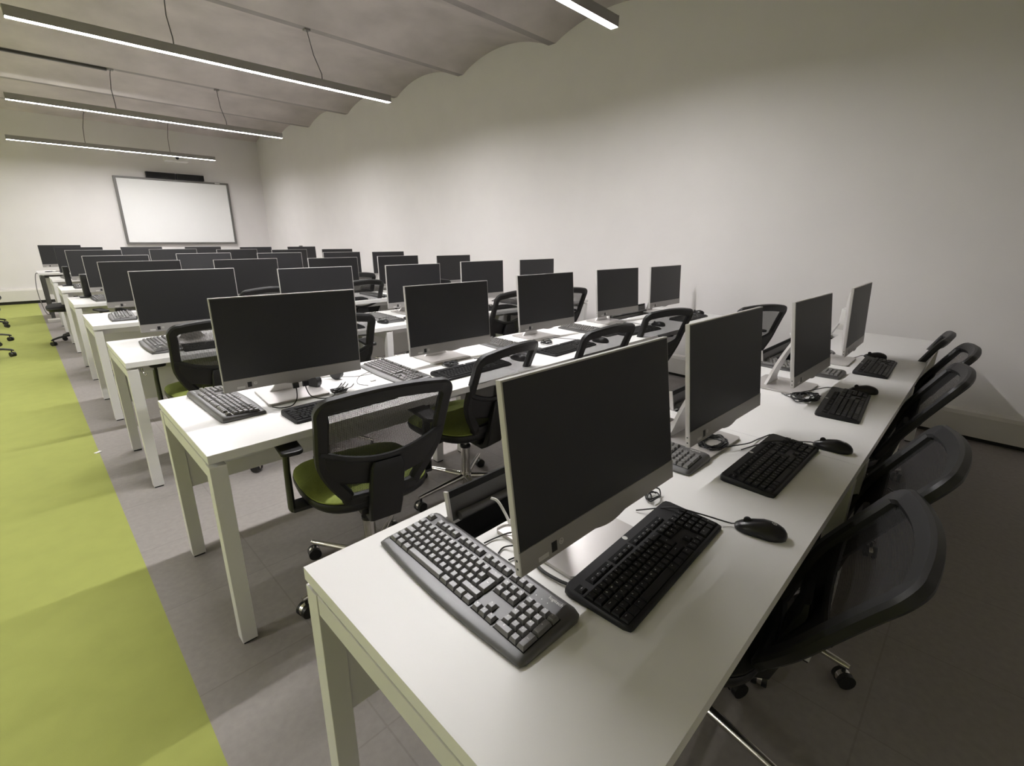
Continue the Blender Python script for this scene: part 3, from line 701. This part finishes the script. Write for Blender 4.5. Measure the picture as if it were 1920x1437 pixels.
# items on the farthest desk
for (x, lab) in ((0.33, 'small dark gadget at the left end of the farthest desk'), (0.50, 'small dark cable heap under the farthest monitor')):
    bundle(x, 11.06, lab, 4, 0.035, loops=2)
o = curve('power_cable', [(0.215, 10.95, 0.735), (0.17, 10.92, 0.72), (0.14, 10.90, 0.5), (0.15, 10.9, 0.25), (0.19, 10.9, 0.08), (0.30, 10.88, 0.15), (0.36, 10.9, 0.4)], 0.006, 'cable_grey'); tag(o, 'dark cord hanging down beside the farthest desk', 'cable')
bm = bmesh.new(); box(bm, 0, 0.28, 0, 0.16, 0, 0.05, 0.01); o = finish(bm, 'power_box', 'trunking_white', None, False, (0.16, 10.45, 0)); tag(o, 'pale power box on the carpet edge by the farthest desk', 'box')

# ------------------------------------------------------------------ chairs
def S(x, z):
    """back surface: x sideways, z height -> 3D point, chair faces +y"""
    zz = (z-0.44)/0.48
    y = -0.185 - 0.155*zz - 0.03*zz*(1-zz)*-1 + 0.55*x*x*(1.15-0.5*zz)
    return Vector((x, y, z))
def half_w(z):
    if z > 0.66: return 0.232 + 0.008*(z-0.66)/0.26
    s = (0.66-z)/(0.66-0.455); return 0.232 - 0.105*s**1.5
def outline(n=9):
    pts = []
    zt, zb, rc = 0.905, 0.455, 0.055
    W = half_w(0.9)
    for k in range(n+1):
        a = R(90*k/n); pts.append((W-rc+rc*math.sin(a)*1.0, zt-rc+rc*math.cos(a)))
    pts = pts[:]
    for k in range(1, 13):
        z = zt-rc-(zt-rc-zb-0.03)*k/12; pts.append((half_w(z), z))
    wb = half_w(zb+0.03)
    for k in range(1, 6):
        a = R(90*k/5); pts.append((wb-0.03+0.03*math.cos(a), zb+0.03-0.03*math.sin(a)))
    right = pts
    topx = right[0][0]
    full = [(topx*(1-k/6), zt+0.018*math.sin(math.pi/2*k/6)) for k in range(6, 0, -1)]
    full = [(topx*(k/7), zt+0.016*(1-(k/7)**2)) for k in range(0, 7)] + right + [(right[-1][0]*(1-k/4), zb) for k in range(1, 4)]
    left = [(-x, z) for (x, z) in full[::-1] if x > 1e-6]
    return full + [(0, zb)] + left
OUT = outline()
def inside_rows(z):
    # half width of the frame centre line at height z
    if z > 0.905-0.055:
        d = z-(0.905-0.055); d = min(d, 0.0549); W = half_w(0.9); return W-0.055+math.sqrt(max(0, 0.055**2-d*d))
    if z < 0.485:
        d = 0.485-z; d = min(d, 0.0299); return half_w(0.485)-0.03+math.sqrt(max(0, 0.03**2-d*d))
    return half_w(z)
def make_chair(kind):
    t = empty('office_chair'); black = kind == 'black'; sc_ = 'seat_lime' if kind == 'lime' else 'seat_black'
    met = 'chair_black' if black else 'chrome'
    # ---- base
    bm = bmesh.new(); tube(bm, [(0, 0, 0.062), (0, 0, 0.125)], [0.038, 0.030], 20); finish(bm, 'hub', met, t, True)
    for k in range(5):
        a = 2*math.pi*k/5 + 0.3; d = Vector((math.cos(a), math.sin(a), 0))
        bm = bmesh.new(); fl = (-d.y, d.x, 0)
        if black: tube(bm, [d*0.02+Vector((0, 0, 0.115)), d*0.12+Vector((0, 0, 0.112)), d*0.24+Vector((0, 0, 0.098)), d*0.305+Vector((0, 0, 0.08)), d*0.325+Vector((0, 0, 0.068))], [(0.024, 0.017), (0.022, 0.014), (0.020, 0.012), (0.020, 0.011), (0.014, 0.008)], 10, flat=fl)
        else: tube(bm, [d*0.02+Vector((0, 0, 0.098)), d*0.16+Vector((0, 0, 0.090)), d*0.29+Vector((0, 0, 0.080)), d*0.318+Vector((0, 0, 0.078))], [(0.020, 0.018), (0.015, 0.013), (0.012, 0.011), (0.010, 0.009)], 12, flat=fl)
        leg = finish(bm, 'base_leg', met, t, True)
        bm = bmesh.new(); c = d*0.305; ca = a + rnd.uniform(-1.2, 1.2); e = Vector((math.cos(ca), math.sin(ca), 0))
        tube(bm, [c+Vector((0, 0, 0.072)), c+Vector((0, 0, 0.05))], 0.006, 8)
        for s in (-1, 1):
            p = c + e*0.006; tube(bm, [p+e.cross(Vector((0, 0, 1)))*s*0.007+Vector((0, 0, 0.0265)), p+e.cross(Vector((0, 0, 1)))*s*0.023+Vector((0, 0, 0.0265))], 0.0265, 16)
        cst = finish(bm, 'caster', 'caster_black', leg, True)
        if not black:
            bm = bmesh.new(); tube(bm, [c+e*0.006+e.cross(Vector((0, 0, 1)))*-0.0075+Vector((0, 0, 0.030)), c+e*0.006+e.cross(Vector((0, 0, 1)))*0.0075+Vector((0, 0, 0.030))], 0.0255, 14); 
            finish(bm, 'caster_hood', met, leg, True)
    bm = bmesh.new(); tube(bm, [(0, 0, 0.12), (0, 0, 0.275)], 0.025, 20); finish(bm, 'gas_column', met if not black else 'chair_black', t, True)
    bm = bmesh.new(); tube(bm, [(0, 0, 0.276), (0, 0, 0.288)], 0.029, 20); finish(bm, 'collar', 'chair_black', t, True)
    bm = bmesh.new(); tube(bm, [(0, 0, 0.288), (0, 0, 0.40)], 0.014, 14); finish(bm, 'piston', 'chrome', t, True)
    up = []
    # ---- mechanism, seat
    bm = bmesh.new(); box(bm, -0.075, 0.075, -0.15, 0.11, 0.365, 0.405, 0.01); up.append(finish(bm, 'tilt_mechanism', 'chair_black', t, True))
    bm = bmesh.new(); tube(bm, [(0.07, 0.03, 0.385), (0.20, 0.04, 0.378), (0.245, 0.045, 0.372)], [0.006, 0.006, 0.010], 8); up.append(finish(bm, 'lever', 'chair_black', t, True))
    def pad(zs, mname, nm, n=40):
        bm = bmesh.new(); rings = []
        for (z, s) in zs:
            rg = []
            for k in range(n):
                a = 2*math.pi*k/n; c_, s_ = math.cos(a), math.sin(a); e = 2/3.4
                x = 0.245*s*math.copysign(abs(c_)**e, c_); y = 0.240*s*math.copysign(abs(s_)**e, s_)
                x *= (1.0-0.06*(-y/0.24)) if y < 0 else 1.0
                rg.append(bm.verts.new((x, y+0.045, z + (-0.018*((y-0.14)/0.1)**2 if y > 0.14 else 0)*(1 if z > 0.43 else 0.6))))
            rings.append(rg)
        for A, B in zip(rings, rings[1:]):
            for k in range(n): bm.faces.new((A[k], A[(k+1) % n], B[(k+1) % n], B[k]))
        bm.faces.new(rings[0]); bm.faces.new(rings[-1]); return finish(bm, nm, mname, t, True)
    seat = pad([(0.4525, 0.965), (0.456, 0.985), (0.461, 0.982), (0.469, 0.94), (0.475, 0.84), (0.478, 0.6), (0.478, 0.3), (0.477, 0.05)], sc_, 'seat'); up.append(seat)
    up.append(pad([(0.398, 0.6), (0.400, 0.80), (0.408, 0.92), (0.424, 0.985), (0.444, 1.0), (0.452, 0.985)], 'chair_black', 'seat_shell'))
    # ---- backrest frame
    bm = bmesh.new(); P = [S(x, z) for (x, z) in OUT]; N = len(P); rings = []
    cen = Vector((0, 0, 0))
    for i in range(N):
        tn = (P[(i+1) % N]-P[i-1]).normalized()
        zz = OUT[i][1]
        nrm = Vector((0, -1, -0.33)).normalized(); nrm = (nrm - tn*nrm.dot(tn)).normalized(); inn = tn.cross(nrm).normalized()
        if inn.dot(Vector((-OUT[i][0], 0, 0.68-OUT[i][1]))) < 0: inn = -inn
        wd = 0.048 if zz > 0.86 else 0.042; th = 0.016
        q = [(-0.004, 0.55), (0.004, 1.0), (wd-0.008, 1.0), (wd, 0.45), (wd, -0.45), (wd-0.008, -1.0), (0.004, -1.0), (-0.004, -0.55)]
        rings.append([bm.verts.new(P[i] + inn*a + nrm*b*th) for (a, b) in q])
    for i in range(N):
        A, B = rings[i], rings[(i+1) % N]
        for k in range(8): bm.faces.new((A[k], A[(k+1) % 8], B[(k+1) % 8], B[k]))
    up.append(finish(bm, 'back_frame', 'chair_black', t, True))
    # ---- mesh and solid lumbar panel
    def sheet(z0f, z1f, m_, nm, off, nx=20, nz=14, thick=0.0, xs=1.0, inset=0.012):
        bm = bmesh.new(); G = []
        for j in range(nz+1):
            row = []
            for i in range(nx+1):
                u = -1+2*i/nx; za, zb_ = z0f(u), z1f(u); z = za+(zb_-za)*j/nz
                hw = (inside_rows(z)-inset)*xs; p = S(u*hw, z); row.append(bm.verts.new(p+Vector((0, off, 0))))
            G.append(row)
        for j in range(nz):
            for i in range(nx): bm.faces.new((G[j][i], G[j][i+1], G[j+1][i+1], G[j+1][i]))
        o = finish(bm, nm, m_, t, True)
        if thick: s_ = o.modifiers.new('thick', 'SOLIDIFY'); s_.thickness = thick; s_.offset = 0
        return o
    smile = lambda u: 0.638 + 0.065*u*u
    low = lambda u: 0.520 + 0.045*abs(u)
    up.append(sheet(lambda u: 0.462, lambda u: 0.906, 'mesh_fabric', 'mesh_back', 0.002))
    up.append(sheet(low, smile, 'chair_black', 'lumbar_panel', -0.007, thick=0.008))
    bm = bmesh.new(); pts = [S(u*(inside_rows(smile(u))-0.01), smile(u))+Vector((0, -0.008, 0)) for u in [-1+2*k/16 for k in range(17)]]
    tube(bm, pts, [(0.009, 0.012)]*17, 8, flat=(0, 1, 0)); up.append(finish(bm, 'lumbar_rail', 'chair_black', t, True))
    # ---- spine: broad slab behind the lower back curving under the seat
    bm = bmesh.new(); rings = []
    for (y, z, hw, th, ty, tz) in ((S(0, 0.625).y-0.014, 0.625, 0.052, 0.008, 1, -0.3), (S(0, 0.60).y-0.020, 0.60, 0.063, 0.014, 1, -0.3), (S(0, 0.50).y-0.026, 0.50, 0.064, 0.017, 1, -0.3), (S(0, 0.42).y-0.028, 0.42, 0.063, 0.018, 1, -0.2), (S(0, 0.40).y-0.018, 0.375, 0.060, 0.018, 0.9, 0.4), (-0.155, 0.352, 0.052, 0.015, 0.3, 0.95), (-0.06, 0.366, 0.048, 0.012, 0, 1)):
        tn = Vector((0, ty, tz)).normalized(); c_ = Vector((0, y, z))
        q = [(-1, -0.6), (-1, 0.6), (-0.9, 1), (0.9, 1), (1, 0.6), (1, -0.6), (0.9, -1), (-0.9, -1)]
        rings.append([bm.verts.new(c_ + Vector((a*hw, 0, 0)) + tn*b*th) for a, b in q])
    for A, B in zip(rings, rings[1:]):
        for k in range(8): bm.faces.new((A[k], A[(k+1) % 8], B[(k+1) % 8], B[k]))
    bm.faces.new(rings[0]); bm.faces.new(rings[-1]); up.append(finish(bm, 'spine', 'chair_black', t, True))
    # ---- armrests
    for s in (-1, 1):
        bm = bmesh.new()
        box(bm, 0.06 if s > 0 else -0.285, 0.285 if s > 0 else -0.06, -0.035, 0.045, 0.398, 0.412, 0.004)
        x = s*0.283
        tube(bm, [(x, 0.005, 0.398), (x, 0.005, 0.44), (x, 0.0, 0.56), (x-s*0.004, -0.005, 0.655)], [(0.034, 0.012), (0.032, 0.012), (0.022, 0.011), (0.024, 0.011)], 10, flat=(0, 1, 0))
        arm = finish(bm, 'armrest', 'chair_black', t, True); up.append(arm)
        bm = bmesh.new(); prism(bm, rrect(0.075, 0.215, 0.024, 5, s*0.275, 0.0), 'z', 0.655, 0.672)
        o = finish(bm, 'arm_pad', 'chair_black', arm)
        bv = o.modifiers.new('b', 'BEVEL'); bv.width = 0.005; bv.segments = 2
    return t
chL = make_chair('lime'); chB = make_chair('black'); chD = make_chair('dark'); cache_kids(chL); cache_kids(chB); cache_kids(chD)
UPN = ('tilt_mechanism', 'lever', 'seat', 'seat_shell', 'back_frame', 'mesh_back', 'lumbar_panel', 'lumbar_rail', 'spine', 'armrest')
usedc = set()
BACKN = ('back_frame', 'mesh_back', 'lumbar_panel', 'lumbar_rail')
def place_chair(x, y, rz, dz, label, black=False, group='lime-seated mesh chairs', star=0.0, rec=0.0):
    src = chB if black else (chD if rec else chL)
    if src.name in usedc: t = copy_tree(src)
    else: t = src; usedc.add(src.name)
    t.location = (x, y, 0); t.rotation_euler = (0, 0, R(rz))
    for c in t.children:
        if c.name.split('.')[0] in UPN: c.location.z = dz
        if rec and c.name.split('.')[0] in BACKN:
            pv = Vector((0, -0.19, 0.46)); rm = Matrix.Rotation(R(rec), 3, 'X'); c.rotation_euler.x = R(rec); d_ = pv-rm @ pv; c.location = (0, d_.y, d_.z+dz)
        if c.name.split('.')[0] == 'base_leg': c.rotation_euler.z = R(star)
    tag(t, label, 'office chair', group)
    return t
lim = 'black mesh-backed chair with lime seat, '
place_chair(0.82, 1.64, -8, 0.02, lim + 'aisle-end one of the second row, nearest in full view', star=34)
place_chair(1.56, 1.90, 8, -0.015, lim + 'second from the aisle in the second row', star=10)
place_chair(2.36, 1.82, -3, 0.0, lim + 'third from the aisle in the second row', star=40)
place_chair(3.23, 1.86, -14, 0.01, lim + 'fourth from the aisle in the second row', star=5)
place_chair(4.03, 1.47, -25, 0.01, lim + 'angled one nearest the wall in the second row', star=33)
gr = 'chairs along the near side of the nearest desk'
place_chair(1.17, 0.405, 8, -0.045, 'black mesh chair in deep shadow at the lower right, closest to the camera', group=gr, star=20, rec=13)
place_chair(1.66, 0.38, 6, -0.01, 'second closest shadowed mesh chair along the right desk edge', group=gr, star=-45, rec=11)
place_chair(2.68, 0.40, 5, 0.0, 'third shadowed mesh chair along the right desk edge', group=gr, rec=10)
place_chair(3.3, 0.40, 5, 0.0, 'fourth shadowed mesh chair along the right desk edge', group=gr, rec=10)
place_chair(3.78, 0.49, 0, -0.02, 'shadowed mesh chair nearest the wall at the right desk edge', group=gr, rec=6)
for (x, y, rz, dz, lab, st) in ((0.71, 3.27, 0, 0.035, 'aisle-end one of the third row', 50), (1.32, 3.03, -10, 0.03, 'second from the aisle in the third row', 0), (2.95, 3.22, 5, 0.03, 'fourth from the aisle in the third row', 0), (3.60, 3.08, -10, 0.03, 'nearest the wall in the third row', 0),
    (1.50, 4.80, 2, 0.03, 'second from the aisle in the fourth row', 0), (2.48, 4.93, 0, 0.03, 'third from the aisle in the fourth row', 0), (3.10, 4.55, -5, 0.03, 'fourth from the aisle in the fourth row', 0),
    (0.74, 6.02, 12, 0.02, 'aisle-end one of the fifth row', 0), (2.90, 5.83, 0, 0.03, 'fourth from the aisle in the fifth row', 0), (3.30, 6.98, 0, 0.03, 'pulled back by the wall side of the sixth row', 0)):
    place_chair(x, y, rz, dz, lim + lab, star=st)
place_chair(0.42, 8.36, 92, 0.03, 'black chair turned sideways on the carpet edge behind the sixth row', True, None, star=14)
for k, y in enumerate((7.85, 8.95, 10.5)):
    place_chair(-0.555, y, -90+rnd.uniform(-10, 10), 0.0, 'black five-star chair base cut by the left edge, %s of three' % ('nearest', 'middle', 'farthest')[k], True, 'chairs across the aisle', star=(3, 22, 40)[k])
# hook under the third-row desk corner and litter on the carpet edge
t = empty('hook', (0.36, 3.168, 0.698)); bm = bmesh.new()
tube(bm, [(0, 0, 0.0), (0, 0, -0.02), (0.004, -0.008, -0.032), (0.010, -0.016, -0.036), (0.016, -0.022, -0.028)], 0.004, 8); finish(bm, 'hook_body', 'chrome', t, True); tag(t, 'small chrome hook under the aisle corner of the third row desk', 'hook')
bm = bmesh.new(); box(bm, -0.018, 0.018, -0.012, 0.012, 0, 0.004, 0.001); o = finish(bm, 'paper_scrap', 'paper_white', None, False, (0.125, 3.97, 0.0005), (0, 0, 0.5)); tag(o, 'tiny white scrap on the green carpet edge', 'litter')
